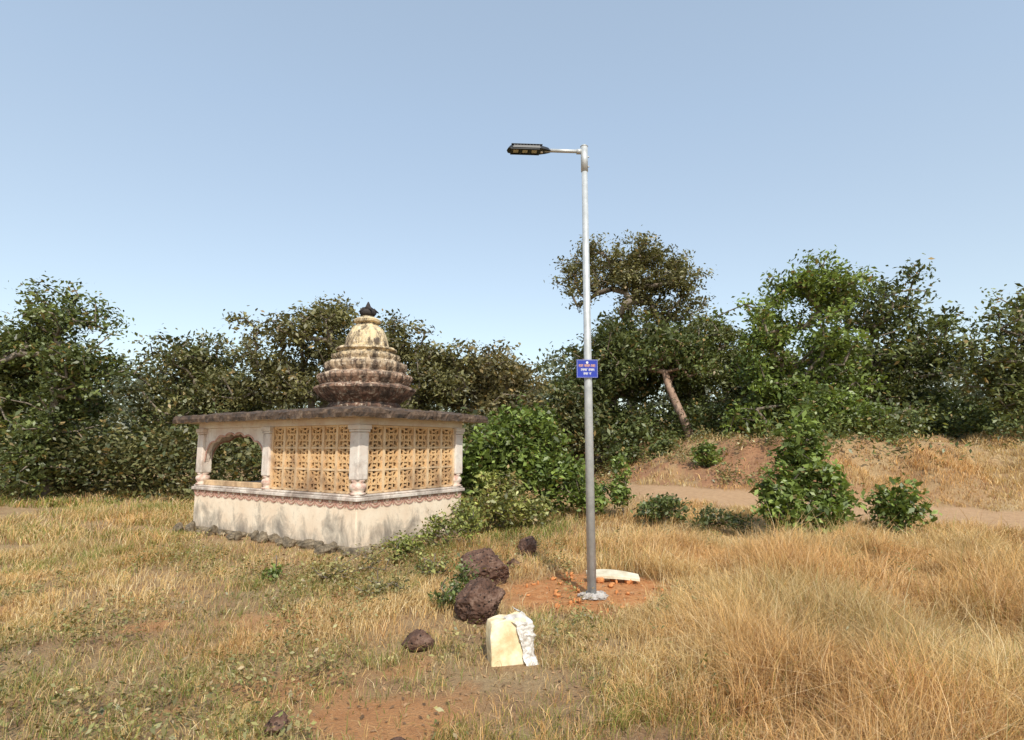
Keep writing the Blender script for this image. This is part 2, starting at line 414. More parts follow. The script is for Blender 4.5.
plant('leafy_tree',15.6,17.5,[(15.6,17.5,3.0),(15.5,17.5,4.4)],
  [(15.6,17.5,5.2,1.4,1.5,1.0),(16.7,17.5,4.3,1.4,1.5,1.0),(14.4,17.5,4.0,1.1,1.2,.9),(15.8,17.5,2.9,1.8,1.4,1.0)],280,55,.15,OA,LB,.38,tr=.18,pad=.42)
plant('leafy_tree',-7.2,19.5,[(-7.2,19.5,1.8),(-7.1,19.3,3.2)],
  [(-6.6,19,5.6,1.0,1.2,.6),(-7.8,19,5.1,1.0,1.2,.7),(-6.0,19,4.7,1.0,1.1,.8),(-8.4,19,3.9,1.1,1.1,.9),(-7.1,19,3.6,1.5,1.2,.9)],
  340,46,.14,OA,OB,.30,tr=.15,pad=.33)
plant('leafy_tree',-4.2,20.5,[(-4.2,20.5,1.8),(-4.1,20.3,3.2)],
  [(-3.9,20,4.8,1.0,1.1,.65),(-4.9,20,5.1,.7,.9,.6),(-3.1,20,4.0,1.1,1.1,.8),(-4.4,20,3.5,1.4,1.2,.9),(-2.5,20,4.3,.5,.6,.3)],
  310,46,.14,OA,OB,.30,tr=.15,pad=.33)
plant('leafy_tree',-1.3,21.5,[(-1.3,21.5,1.8),(-1.3,21.3,3.0)],
  [(-1.4,21,4.6,1.2,1.2,.65),(-2.2,21,3.8,1.0,1.1,.8),(-.4,21,4.0,.9,1.0,.7),(-1.1,21,3.2,1.8,1.2,1.0)],
  300,48,.15,(.14,.13,.055),(.27,.23,.11),.31,tr=.15,dead=.10,pad=.33)
plant('leafy_tree',-10.9,19.5,[(-10.9,19.5,1.8),(-10.9,19.5,3.0)],
  [(-10.9,19.5,4.4,1.2,1.3,.8),(-9.8,19.5,3.6,1.1,1.1,.9),(-12,19.5,3.7,1.2,1.1,.9),(-10.8,19.5,2.6,1.8,1.2,1.0)],260,52,.15,GA,OB,.33,tr=.16)
plant('leafy_tree',-14.2,17.5,[(-14.2,17.5,1.8),(-14.1,17.5,3.8)],
  [(-14.1,17.5,5.6,1.3,1.3,.9),(-15.2,17.5,4.5,1.1,1.2,.8),(-13.2,17.5,4.2,1.0,1.1,.8),(-14.2,17.5,3.0,1.6,1.2,1.0),(-14,17.2,1.6,1.6,1.0,.9)],340,50,.14,GA,LB,.33,tr=.15,pad=.38)
plant('leafy_tree',-17.2,19,[(-17.2,19,1.8),(-17.2,19,3.0)],
  [(-17.2,19,4.8,1.5,1.5,.9),(-18.5,19,3.8,1.3,1.2,.9),(-16.0,19,3.7,1.3,1.2,1.0),(-17.2,19,2.5,2.0,1.2,.9)],260,55,.17,OA,LB,.4,tr=.18,pad=.42)

def mass(name,pts,nleaf,clr,size,ca,cb,up=.5,dead=.05,flat=.7):
    n=len(pts);cl=.5+.85*rng.random(n);idx=np.repeat(np.arange(n),nleaf)
    sub=pts[idx]+rng.normal(size=(len(idx),3))*clr*np.array([1,1,flat])
    V,F,cc=leaves(sub,size,leafcols(len(idx),ca,cb,cl[idx],dead),up)
    return npmesh(name,V,F,cc,M_leaf)
n=2300
x=rng.uniform(-48,52,n);y=rng.uniform(30,46,n)
top=3.2+4.2*fbm(x*.25,y*.1,55)+.05*(y-30)
z=ground(x,y)*.6+top*rng.random(n)**.7
mass('distant_trees',np.stack([x,y,z],1),40,.6,.34,(.11,.13,.08),(.19,.20,.12))
n=1300
x=np.concatenate([rng.uniform(-21,1.2,n),rng.uniform(-.5,2.6,300)]);y=np.concatenate([rng.uniform(16.5,22.5,n),rng.uniform(21,25,300)])
top=1.2+1.8*fbm(x*.5,y*.4,66)
top[n:]+=1.0
d,s=trackdist(x,y);k=(d>1.5)|(y>21);x=x[k];y=y[k];top=top[k]
z=ground(x,y)+top*rng.random(len(x))**.7
mass('undergrowth',np.stack([x,y,z],1),50,.33,.15,GA,OB)
n=1000
x=rng.uniform(3,22,n);y=20.5+rng.uniform(0,5.5,n)
top=.5+1.7*fbm(x*.6,y*.5,67)
z=ground(x,y)+top*rng.random(len(x))**.8
mass('undergrowth',np.stack([x,y,z],1),46,.3,.14,GA,LB)
n=900
x=rng.uniform(7.0,22,n);y=rng.uniform(13.0,20.5,n)
d,s=trackdist(x,y)
k=(fbm(x*.5,y*.5,167)>.42)&(d>1.6)
x=x[k];y=y[k];z=ground(x,y)+.9*rng.random(len(x))
mass('undergrowth',np.stack([x,y,z],1),38,.24,.11,GA,LB)
# small scrub dotted on the earth bank
n=420
x=rng.uniform(2.0,8,n);y=rng.uniform(15,21,n)
d,s=trackdist(x,y);k=(d*s>1.2)&(fbm(x*1.3,y*1.3,177)>.52)
x=x[k];y=y[k];z=ground(x,y)+.05+.28*rng.random(len(x))
mass('bank_scrub',np.stack([x,y,z],1),26,.13,.075,(.14,.15,.05),(.30,.28,.11),.5,.2)

def bush(name,x,y,lobes,nc,nl,size,ca,cb,clr=.2,dead=.04,asp=.55,tr=.02):
    z=gz(x,y)
    return plant(name,x,y,[(x,y,z+.15),(x,y,z+.3)],lobes,nc,nl,size,ca,cb,clr,.005,None,tr,dead,.4,asp,.8,None)
bush('bush',-.2,13.2,[(-.6,13.2,1.25,.9,.7,.7),(.2,13.2,1.3,.75,.7,.8),(-.15,13.4,2.0,.7,.6,.5),(.7,13,.8,.5,.5,.6),(-1.2,13.2,1.0,.7,.5,.6),(.35,13.5,2.1,.3,.3,.4)],310,36,.125,BD,BR,.20)
bush('bush',-.4,11.2,[(-.45,11,.42,.55,.4,.35),(-.85,10.8,.35,.4,.35,.3),(.1,11.2,.38,.45,.35,.3),(-.5,11.6,.8,.4,.3,.3)],105,36,.08,(.17,.19,.05),(.36,.36,.11),.15,.14)
bush('bush',4.3,9.8,[(4.5,9.8,1.1,.42,.45,.5),(4.05,9.6,.65,.34,.4,.4),(4.65,9.9,1.6,.36,.3,.4),(5.0,9.9,.8,.45,.45,.5),(4.5,9.5,.4,.5,.4,.3),(4.8,10,2.1,.25,.25,.28)],165,34,.115,BD,BR,.15,.03,.5)
bush('bush',6.6,10.4,[(6.5,10.4,.5,.45,.4,.4)],40,36,.10,BD,BR,.2)
bush('bush',2.65,11.2,[(2.65,11.2,.42,.38,.35,.22),(2.35,11.3,.36,.22,.3,.16)],46,34,.075,GA,LB,.12)
bush('bush',1.5,12.6,[(1.3,12.6,.5,.42,.4,.35),(1.0,12.8,.9,.3,.35,.3)],55,36,.10,BD,BR,.16)
bush('bush',2.0,12.2,[(2.0,12.2,1.05,.14,.15,.42),(1.95,12.2,.6,.2,.2,.25)],30,32,.09,BD,BR,.11)
bush('bush',3.25,10.6,[(3.25,10.6,.30,.36,.3,.16),(3.7,10.4,.28,.3,.25,.15)],40,34,.06,GA,GB,.11)
bush('bush',5.3,17.0,[(5.3,17,gz(5.3,17)+.3,.38,.35,.32)],30,36,.11,BD,BR,.16)
bush('bush',8.6,16.8,[(8.6,16.8,gz(8.6,16.8)+.8,.8,.6,.8),(9.6,16.8,gz(9.6,16.8)+.7,.8,.6,.7)],110,38,.125,BD,BR,.22)
bush('bush',4.6,19.6,[(4.6,19.6,gz(4.6,19.6)+.35,.5,.4,.35),(3.4,20.2,gz(3.4,20.2)+.4,.6,.4,.4)],60,38,.12,GA,LB,.2)
bush('bush',-1.2,9.2,[(-1.3,9.2,.26,.36,.3,.26),(-.98,9.5,.42,.28,.3,.27)],48,34,.06,(.16,.19,.05),(.36,.38,.10),.12,.1,tr=.012)
bush('bush',-1.75,8.3,[(-1.7,8.3,.18,.28,.25,.18)],26,30,.055,(.16,.19,.05),(.34,.36,.09),.1,.1,tr=.012)
bush('bush',-.78,5.9,[(-.78,5.9,.13,.18,.2,.15),(-.62,6.3,.18,.16,.15,.16)],28,32,.042,BD,LB,.07,.1,tr=.008)
bush('bush',-2.2,7.0,[(-2.2,7.0,.14,.35,.3,.14),(-1.8,7.3,.2,.25,.2,.18)],34,26,.04,(.20,.19,.07),(.40,.34,.13),.1,.3,tr=.008)
bush('bush',-1.55,6.3,[(-1.55,6.3,.12,.3,.3,.12)],24,26,.036,(.18,.18,.065),(.38,.33,.13),.1,.3,tr=.008)
bush('bush',-1.1,7.3,[(-1.1,7.3,.15,.25,.25,.15)],24,26,.042,(.17,.19,.06),(.34,.34,.11),.1,.2,tr=.008)
bush('bush',-2.95,7.1,[(-2.95,7.1,.08,.12,.12,.08)],8,22,.05,BD,BR,.06,.02,tr=.008)

# ------------------------------------------------------------------ grass
ROCKS=[(-.46,6.95,.30),(-.42,5.6,.26),(.02,8.6,.18),(-.85,4.83,.12),(-.11,4.62,.2),(-1.40,3.5,.07)]
def grass(x,y,scaleh,width):
    x=np.asarray(x);y=np.asarray(y);n=len(x)
    soil,dirt,trk,bank=masks(x,y)
    clear=np.maximum.reduce([soil*1.02,dirt*.95,trk*1.0,bank*.88])
    for (rx,ry,rr) in ROCKS: clear=np.maximum(clear,(np.hypot(x-rx,y-ry)<rr)*1.)
    td=tdist(x,y)
    clear=np.maximum(clear,(td<.10)*1.);clear=np.maximum(clear,.85*sstep(.6,.2,td))
    right=sstep(.4,1.8,x+.5*(fbm(x,y,12)-.5))
    dens=.18+.32*right+.85*sstep(.35,.62,fbm(x*1.3,y*1.3,77))
    dens=dens*(1-.6*(1-right)*sstep(.48,.62,fbm(x*2.6,y*2.6,78)))
    dens=dens*(1-.35*right*sstep(.5,.64,fbm(x*2.1,y*2.1,79)))
    keep=(rng.random(n)<dens)&(rng.random(n)>clear)
    x=x[keep];y=y[keep];n=len(x);right=right[keep];td=td[keep]
    Hh=.06+.12*fbm(x*.8,y*.8,15)+right*(.06+.29*sstep(.35,.65,fbm(x*.9,y*.9,88)))
    Hh=Hh+.07*sstep(7.5,9.5,y)*(1-right)
    Hh*=1-.60*right*sstep(8.5,11.0,y)
    Hh*=.40+.60*sstep(.3,1.6,td)
    near=np.exp(-(((x-.7)/.9)**2+((y-5.6)/.9)**2));Hh*=1-.45*near
    near=np.exp(-(((x+.1)/.5)**2+((y-4.1)/.45)**2));Hh*=1-.6*near
    near=np.exp(-(((x+.4)/.6)**2+((y-5.0)/.6)**2));Hh*=1-.4*near
    near=sstep(3.4,2.2,y);Hh*=1-.4*near
    L=Hh*(.55+.75*rng.random(n))*scaleh
    tall=rng.random(n)<.03*right+.006;L=np.where(tall,L*1.6,L)
    ang=rng.random(n)*2*np.pi
    tilt=np.abs(rng.normal(size=n))*.6+.12
    wx=.22*(fbm(x*.5,y*.5,201)-.35);wy=.3*(fbm(x*.5,y*.5,202)-.6)
    dx=np.cos(ang)*tilt+wx*2;dy=np.sin(ang)*tilt+wy
    z=ground(x,y)-.01
    w=width*(.6+.8*rng.random(n))
    sa=rng.random(n)*2*np.pi;sx=np.cos(sa)*w/2;sy=np.sin(sa)*w/2
    P0=np.stack([x,y,z],1)
    P1=P0+np.stack([dx*L*.35,dy*L*.35,L*.55],1)
    P2=P0+np.stack([dx*L*1.1,dy*L*1.1,L*(.98-.35*np.minimum(tilt,1.6))],1)
    S=np.stack([sx,sy,np.zeros(n)],1)
    V=np.stack([P0-S,P0+S,P1+S*.8,P1-S*.8,P2+S*.15,P2-S*.15],1).reshape(-1,3)
    k=np.arange(n)[:,None]*6
    F=np.concatenate([k+np.array([[0,1,2,3]]),k+np.array([[3,2,4,5]])],0)
    straw=np.array([.66,.485,.24]);gold=np.array([.70,.47,.20]);brown=np.array([.38,.215,.105]);green=np.array([.25,.285,.08]);pale=np.array([.78,.64,.39])
    t=rng.random(n)
    c=np.where((t<.45)[:,None],straw,np.where((t<.68)[:,None],gold,np.where((t<.84)[:,None],brown,pale)))
    gr=(.42*(1-right)+.04)*sstep(.38,.62,fbm(x*.7,y*.7,99))+.18*(1-right)*sstep(7.5,9.5,y)
    c=np.where((rng.random(n)<gr)[:,None],green,c)
    patch=(.74+.5*fbm(x*1.1,y*1.1,33))
    c=c*patch[:,None]*(.8+.4*rng.random(n))[:,None]
    rb=sstep(.48,.68,fbm(x*.6,y*.6,44))[:,None]*.55
    c=c*(1-rb)+c*np.array([1.0,.79,.68])*rb
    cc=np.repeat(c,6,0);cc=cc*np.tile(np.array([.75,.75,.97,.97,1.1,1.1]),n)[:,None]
    return V,F,cc
def scatter(n,x0,x1,y0,y1,cl=.06,per=14):
    m=n//per;cx=rng.uniform(x0,x1,m);cy=rng.uniform(y0,y1,m)
    i=np.repeat(np.arange(m),per)
    return cx[i]+rng.normal(size=len(i))*cl,cy[i]+rng.normal(size=len(i))*cl
o=0;Vs=[];Fs=[];Cs=[]
for (n,x0,x1,y0,y1,cl,w,sc) in [(220000,-4.6,5.0,1.9,5.5,.04,.0038,1.0),(210000,-7.5,7.5,5.5,9.5,.05,.0055,1.05),(120000,-11,13,9.5,15,.08,.010,1.15),(80000,-18,22,15,26,.12,.02,1.2)]:
    x,y=scatter(n,x0,x1,y0,y1,cl);V,F,c=grass(x,y,sc,w)
    Vs.append(V);Fs.append(F+o);Cs.append(c);o+=len(V)
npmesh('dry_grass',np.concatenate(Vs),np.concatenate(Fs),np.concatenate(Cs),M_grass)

n=3000
x=rng.uniform(-5.5,.6,n);y=rng.uniform(3.0,9.8,n)
k=(fbm(x*1.1,y*1.1,123)>.46)&(tdist(x,y)>.12)&(np.hypot((x+.85)/.6,(y-3.75)/.45)>1)&(np.hypot(x+.1,y-4.3)>.5)
x=x[k];y=y[k];z=ground(x,y)+.03+.16*rng.random(len(x))
mass('weeds',np.stack([x,y,z],1),12,.045,.032,(.16,.18,.05),(.42,.36,.15),.8,.4)
n=420
x=rng.uniform(1.0,5.5,n);y=rng.uniform(3.4,10.5,n)
k=(fbm(x*1.1,y*1.1,143)>.53);x=x[k];y=y[k];z=ground(x,y)+.05+.2*rng.random(len(x))
mass('weeds',np.stack([x,y,z],1),13,.05,.035,(.16,.18,.055),(.34,.30,.12),.8,.3)
n=6500
x=rng.uniform(-4.5,4.5,n);y=rng.uniform(2.4,8,n)
V,F,cc=leaves(np.stack([x,y,ground(x,y)+.012],1),.03,np.array([.36,.22,.115])*(.35+1.3*rng.random(n))[:,None],3,.5)
npmesh('leaf_litter',V,F,cc,M_leaf)

# ------------------------------------------------------------------ temple
T=empty('hindu_temple',(-2.57,9.03,0),math.atan2(.838,.545))
W=2.5;LY=4.65
mb=MB();mb.box(0,W,0,LY,-.3,.74);mb.build('plinth',M_plinth,T,bevel=.02)
mb=MB();mb.box(-.05,W+.05,-.05,LY+.05,.742,.80);mb.box(-.02,W+.02,-.02,LY+.02,.802,.835);mb.build('plinth_ledge',M_plaster,T,bevel=.012)
mb=MB();mb.box(-.08,W+.08,-.08,LY+.08,-.3,.06);mb.build('stone_footing',M_rubble,T,bevel=.03)
mb=MB()
def festoon(T_,L):
    n=int(L/.235);s=L/n
    for i in range(n):
        cx=(i+.5)*s
        for (r,w) in ((.108,.024),(.06,.020)):
            pts=[(cx+r*math.cos(a),.735-.95*r*math.sin(a)) for a in np.linspace(0,math.pi,12)]
            mb.strip(pts,w,T_,.014)
        mb.strip([(cx-.118,.735),(cx-.118,.64)],.02,T_,.016)
festoon(lambda a,b,d:(a,-d+.001,b),W)
festoon(lambda a,b,d:(-d+.001,a,b),LY)
mb.build('festoon_moulding',M_pink,T)
mb=MB();mb.box(.0,W,.0,.12,1.92,2.03);mb.box(0,.12,.122,LY,1.92,2.03);mb.box(W-.12,W,.122,LY,1.92,2.03);mb.box(.122,W-.122,LY-.12,LY,1.92,2.03)
mb.build('beam',M_plaster,T)
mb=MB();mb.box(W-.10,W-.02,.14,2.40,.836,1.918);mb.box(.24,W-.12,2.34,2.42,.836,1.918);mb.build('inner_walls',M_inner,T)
M_colbase=mottled('column_base_paint',(.42,.21,.16),(.62,.46,.37),(.66,.60,.50),scale=10)
def column(cx,cy,w=.105):
    m1=MB();m1.box(cx-w,cx+w,cy-w,cy+w,1.06,1.80);m1.build('column_shaft',M_plaster,T,bevel=.02)
    m2=MB();m2.lathe([(w*1.15,.836),(w*1.2,.86),(w*.85,.88),(w*1.15,.92),(w*1.25,.96),(w*1.1,1.0),(w*.8,1.02),(w*1.0,1.04),(w*1.0,1.06)],cx,cy,24)
    m2.build('column_base',M_colbase,T,True)
    m3=MB();m3.box(cx-w*1.12,cx+w*1.12,cy-w*1.12,cy+w*1.12,1.803,1.84);m3.box(cx-w*1.25,cx+w*1.25,cy-w*1.25,cy+w*1.25,1.843,1.917);m3.build('column_capital',M_plaster,T,bevel=.01)
for (cx,cy) in [(.09,.09),(W-.09,.09),(.09,2.38),(.09,LY-.1),(W-.09,LY-.1),(W-.09,2.38)]: column(cx,cy)
mj=MB();mf=MB()
def jali(T_,a0,a1,b0,b1,nc,nr):
    sa=(a1-a0)/nc;sb=(b1-b0)/nr
    for i in range(nc+1):
        a=a0+i*sa;mf.strip([(a,b0),(a,b1)],.052,lambda p,q,d:T_(p,q,d-.035),.095)
    for j in range(nr+1):
        b_=b0+j*sb;mf.strip([(a0+.027,b_),(a1-.027,b_)],.036,lambda p,q,d:T_(p,q,d-.012),.06)
    for i in range(nc):
        for j in range(nr):
            cx=a0+(i+.5)*sa;cy=b0+(j+.5)*sb;h=sa/2-.026;g=sb/2-.018
            circ=lambda x,y,r,A=0,B=2*math.pi,n=14:[(x+r*math.cos(t),y+r*math.sin(t)) for t in np.linspace(A,B,n)]
            mj.strip(circ(cx,cy,.052,n=17),.034,T_,.04)
            for sx in (-1,1):
                for sy in (-1,1):
                    ex,ey=cx+sx*h*.98,cy+sy*g*.98
                    px,py=cx+sx*.044,cy+sy*.044
                    mxx,myy=(ex+px)/2,(ey+py)/2;nx,ny=-(ey-py),(ex-px)
                    mj.strip([(px,py),(mxx+nx*.32,myy+ny*.32),(ex,ey)],.026,T_,.038)
                    mj.strip([(px,py),(mxx-nx*.32,myy-ny*.32),(ex,ey)],.026,T_,.036)
            for k in range(4):
                a=k*math.pi/2;ex,ey=cx+math.cos(a)*h,cy+math.sin(a)*g
                mj.strip(circ(ex,ey,.055,a+math.pi/2,a+1.5*math.pi,9),.028,T_,.034)
jali(lambda a,b,d:(a,.05+.04-d,b),.21,W-.21,.86,1.90,6,3)
jali(lambda a,b,d:(.05+.04-d,a,b),.21,2.26,.86,1.90,6,3)
mj.build('jali_lattice',M_jali,T);mf.build('jali_frame',M_trim,T)
def arch(T_,a0,a1,thick):
    m=MB();n=48;A=np.linspace(a0,a1,n+1);vs=[];fs=[]
    c=(a0+a1)/2;hw=(a1-a0)/2
    def top(a):
        u=abs(a-c)/hw
        base=1.30+.50*math.sqrt(max(0,1-u*u))**.9
        return base+.05*abs(math.sin(u*math.pi*3.0))-.02
    for a in A:
        z=min(1.90,top(a))
        vs+=[T_(a,z,0),T_(a,1.918,0),T_(a,1.918,thick),T_(a,z,thick)]
    for i in range(n):
        for k in range(4):
            k2=(k+1)%4;fs.append((i*4+k,i*4+k2,(i+1)*4+k2,(i+1)*4+k))
    m.add(vs,fs);m.build('porch_arch',M_plaster,T)
    m=MB();m.strip([(a,top(a)) for a in A],.03,lambda p,q,d:T_(p,q,d-.012),.012);m.build('arch_trim',M_pink,T)
arch(lambda a,b,d:(.045+d,a,b),2.49,LY-.21,.08)
arch(lambda a,b,d:(W-.12+d*.9,a,b),2.49,LY-.21,.08)
arch(lambda a,b,d:(a,LY-.12+d*.9,b),.21,W-.21,.08)
mb=MB();mb.box(.04,.14,2.50,LY-.22,.836,.93);mb.build('porch_parapet',M_trim,T,bevel=.01)
M_under=mottled('roof_underside',(.16,.11,.08),(.50,.42,.33),scale=4,lo=.3,hi=.55)
def roof():
    bm=bmesh.new();ov=.33
    x0,x1,y0,y1=-ov,W+ov,-ov,LY+ov
    nx,ny=70,120;grid={}
    for lvl,zz in enumerate((2.033,2.085,2.145)):
        for i in range(nx+1):
            for j in range(ny+1):
                if lvl==1 and not(i in(0,nx) or j in(0,ny)): continue
                x=x0+(x1-x0)*i/nx;y=y0+(y1-y0)*j/ny;z=zz
                e=min(x-x0,x1-x,y-y0,y1-y)
                nn=mn.noise(Vector((x*5,y*5,zz*3)));n2=mn.noise(Vector((x*16,y*16,zz*9)))
                if lvl==2: z+=.025*nn+.022*n2+.08*min(1,e/.6)
                if lvl==0 : z+= -.0 if e>.32 else -.012*(1-e/.32)+ .018*n2*(1-e/.32)
                if e<.01:
                    k=.03*nn+.025*n2+(.02 if lvl==1 else 0)
                    cx,cy=(x-W/2),(y-LY/2)
                    if i in(0,nx): x+=math.copysign(k,cx)
                    if j in(0,ny): y+=math.copysign(k,cy)
                grid[lvl,i,j]=bm.verts.new((x,y,z))
    for l in (0,2):
        for i in range(nx):
            for j in range(ny):
                q=[grid[l,i,j],grid[l,i+1,j],grid[l,i+1,j+1],grid[l,i,j+1]]
                bm.faces.new(q if l else q[::-1])
    ring=[(i,0) for i in range(nx)]+[(nx,j) for j in range(ny)]+[(i,ny) for i in range(nx,0,-1)]+[(0,j) for j in range(ny,0,-1)]
    for k in range(len(ring)):
        a=ring[k];b_=ring[(k+1)%len(ring)]
        for l in (0,1): bm.faces.new([grid[l,*a],grid[l,*b_],grid[l+1,*b_],grid[l+1,*a]])
    me=D.meshes.new('roof_slab');bm.to_mesh(me);bm.free();me.materials.append(M_roof);me.materials.append(M_under)
    for p in me.polygons:
        if p.normal.z<-.7 and p.center.z<2.06: p.material_index=1
    o=D.objects.new('roof_slab',me);COL.objects.link(o);o.parent=T
roof()
dc=(1.24,1.30);s=.0190
def Z(p): return 2.30+(406-p)*s
raw=[(34,415),(35,406),(33,403),(36,401),(41,396),(45,391.5),(47,389.5),(47,387.5),(42,386),(40.5,384.5),(43,380),(44,377.5),(43.5,375.5),(38.5,374),(37,372.5),(38,369),(38.5,366),(37.5,364),(32.5,363),(31,361),(31.5,358),(31.5,356),(26.5,354.5),(25.5,352.5),(28,350.5),(27,348.5),(21,347.5),(19.5,345),(18.5,340),(16.5,334),(13.5,328.5),(10.5,325.5),(9.5,324),(13,322.5),(13.5,320.5),(11,318.5),(7,317),(5,315.5)]
prof=[(r*s,Z(p)) for r,p in raw]
def dmod(i,r,z,a):
    rr=r
    if 4<=i<=7: rr=r*(1+.035*abs(math.sin(a*14))) ; z=z-.018*abs(math.sin(a*14))
    elif 10<=i<=12: rr=r*(1+.04*abs(math.sin(a*18)));z=z-.014*abs(math.sin(a*18))
    elif 15<=i<=17: rr=r*(1+.04*abs(math.sin(a*16)))
    elif 20<=i<=21: rr=r*(1+.04*abs(math.sin(a*14)))
    elif 24<=i<=25: rr=r*(1+.06*abs(math.sin(a*12)));z=z-.01*abs(math.sin(a*12))
    elif 27<=i<=30: rr=r*(1+.10*abs(math.sin(a*6)))
    q=mn.noise(Vector((math.cos(a)*r*7,math.sin(a)*r*7,z*7)))
    return rr*(1+.02*q),z+.012*q
mb=MB();mb.lathe(prof,*dc,224,dmod);mb.build('dome',M_dome,T)
mb=MB()
rq=random.Random(5)
for (r,z0,hh,n) in ((.80,Z(385),.075,30),(.71,Z(373),.08,28),(.59,Z(361.5),.075,24),(.49,Z(353),.055,22)):
    for k in range(n):
        if rq.random()<.1: continue
        a=2*math.pi*k/n;ca,sa=math.cos(a),math.sin(a);w=math.pi*r/n*.8;h2=hh*rq.uniform(.7,1.1)
        P_=lambda u,v,d:(dc[0]+ca*(r+d)-sa*u,dc[1]+sa*(r+d)+ca*u,z0+v)
        vs=[P_(-w,0,0),P_(w,0,0),P_(w*.9,h2*.55,.025),P_(0,h2,.045),P_(-w*.9,h2*.55,.025),
            P_(-w,0,-.04),P_(w,0,-.04),P_(w*.9,h2*.55,-.02),P_(0,h2,0),P_(-w*.9,h2*.55,-.02)]
        mb.add(vs,[(0,1,2,3,4),(9,8,7,6,5),(0,5,6,1),(1,6,7,2),(2,7,8,3),(3,8,9,4),(4,9,5,0)])
mb.build('dome_fringe',M_dome,T)
mb=MB();mb.lathe([(.08,Z(316.5)),(.13,Z(315)),(.16,Z(312.5)),(.12,Z(310)),(.05,Z(308.5)),(.09,Z(307.5)),(.05,Z(306)),(.035,Z(304)),(.01,Z(301))],*dc,20)
for k in range(5):
    a=k*1.3+.4;mb.tube([(dc[0],dc[1],Z(311)),(dc[0]+.11*math.cos(a),dc[1]+.11*math.sin(a),Z(309)),(dc[0]+.20*math.cos(a),dc[1]+.20*math.sin(a),Z(311+k%3))],[.03,.035,.008],7)
mb.build('kalash_finial',mottled('sooty_finial',(.012,.01,.01),(.05,.04,.035),scale=12),T,True)
def rock(name,x,y,w,d,h,seed,mat=M_rock,rot=0,sink=.12,sub=5):
    r=random.Random(seed);bm=bmesh.new();bmesh.ops.create_icosphere(bm,subdivisions=sub,radius=1)
    pl=[(Vector((r.uniform(-1,1),r.uniform(-1,1),r.uniform(-.6,1))).normalized(),r.uniform(.62,.9)) for _ in range(16)]
    for v in bm.verts:
        p=v.co.normalized();k=1.
        for n_,dd in pl:
            q=p.dot(n_)
            if q>.01: k=min(k,dd/q)
        off=Vector((seed*3.1,seed,0))
        k*=1+.10*mn.noise(p*2.2+off)+.08*mn.noise(p*6+off)+.06*mn.noise(p*14+off)
        k-=.07*max(0,mn.noise(p*9+off*2))
        v.co=Vector((p.x*k*w/2,p.y*k*d/2,p.z*k*h*.6))
    me=D.meshes.new(name);bm.to_mesh(me);bm.free();me.materials.append(mat)
    me.polygons.foreach_set('use_smooth',[True]*len(me.polygons))
    o=D.objects.new(name,me);COL.objects.link(o)
    o.location=(x,y,gz(x,y)+h*.6-h*sink);o.rotation_euler=(0,0,rot)
    return o
rock('boulder',-.47,7.0,.68,.5,.38,3,rot=.3,sub=6)
rock('boulder',-.42,5.65,.54,.42,.38,8,rot=-.4,sub=6)
rock('boulder',.02,8.65,.32,.28,.28,12)
rock('boulder',-.85,4.85,.26,.2,.15,17)
rock('boulder',-1.40,3.5,.13,.12,.12,21)
rock('boulder',-.66,3.30,.14,.1,.07,23)
rock('boulder',-.15,7.9,.2,.16,.12,25)
rs=random.Random(4)
for k in range(26):
    t=k*.18+rs.uniform(-.08,.08);lx,ly=-.16-rs.uniform(0,.28),t
    wx=-2.57+lx*.545-ly*.838;wy=9.03+lx*.838+ly*.545
    rock('foundation_stone',wx,wy,rs.uniform(.12,.34),rs.uniform(.1,.22),rs.uniform(.06,.18),40+k,M_rubble,rs.uniform(0,3),sub=4)
for k in range(6):
    lx,ly=k*.4+rs.uniform(-.1,.1),-.16-rs.uniform(0,.15)
    wx=-2.57+lx*.545-ly*.838;wy=9.03+lx*.838+ly*.545
    rock('foundation_stone',wx,wy,rs.uniform(.1,.22),rs.uniform(.1,.2),rs.uniform(.05,.12),140+k,M_rubble,rs.uniform(0,3),sub=4)

# ------------------------------------------------------------------ street lamp
PX,PY=.70,6.38
L=empty('solar_street_lamp',(PX,PY,0))
L.rotation_euler=(0,math.radians(-.2),0)
mb=MB();mb.tube([(0,0,-.2),(0,0,2.5),(0,0,4.78)],[.050,.043,.034],28);mb.build('pole',M_galv,L,True)
mb=MB();mb.tube([(0,0,4.74),(0,0,5.05)],[.041,.041],24);mb.tube([(0,0,5.045),(0,0,5.062)],[.046,.03],24)
for z in (4.80,4.92): mb.tube([(.035,0,z),(.056,0,z)],[.009,.009],8)
mb.build('pole_top_sleeve',M_galv,L,True)
AZ=4.985
mb=MB();mb.tube([(.0,0,AZ),(-.46,-.02,AZ+.006)],[.021,.021],16);mb.tube([(-.03,0,AZ),(-.09,0,AZ)],[.031,.031],16)
mb.build('arm',M_galv,L,True)
H=empty('lamp_head',(-.43,-.02,AZ+.006));H.parent=L;H.rotation_euler=(math.radians(2),math.radians(0),math.radians(4));H.scale=(1.02,.85,.9)
def prism(out,z0,z1,ins=0):
    m=MB();n=len(out);cx=sum(p[0] for p in out)/n;cy=sum(p[1] for p in out)/n
    vs=[(x,y,z0) for x,y in out]+[(cx+(x-cx)*(1-ins),cy+(y-cy)*(1-ins),z1) for x,y in out]
    m.add(vs,[tuple(reversed(range(n))),tuple(range(n,2*n))]+[(i,(i+1)%n,n+(i+1)%n,n+i) for i in range(n)]);return m
out=[(.04,-.035),(.04,.035),(-.02,.075),(-.08,.10),(-.40,.10),(-.45,.075),(-.465,0),(-.45,-.075),(-.40,-.10),(-.08,-.10),(-.02,-.075)]
prism(out,-.018,.025,.12).build('housing',M_black,H,bevel=.006)
m_=MB()
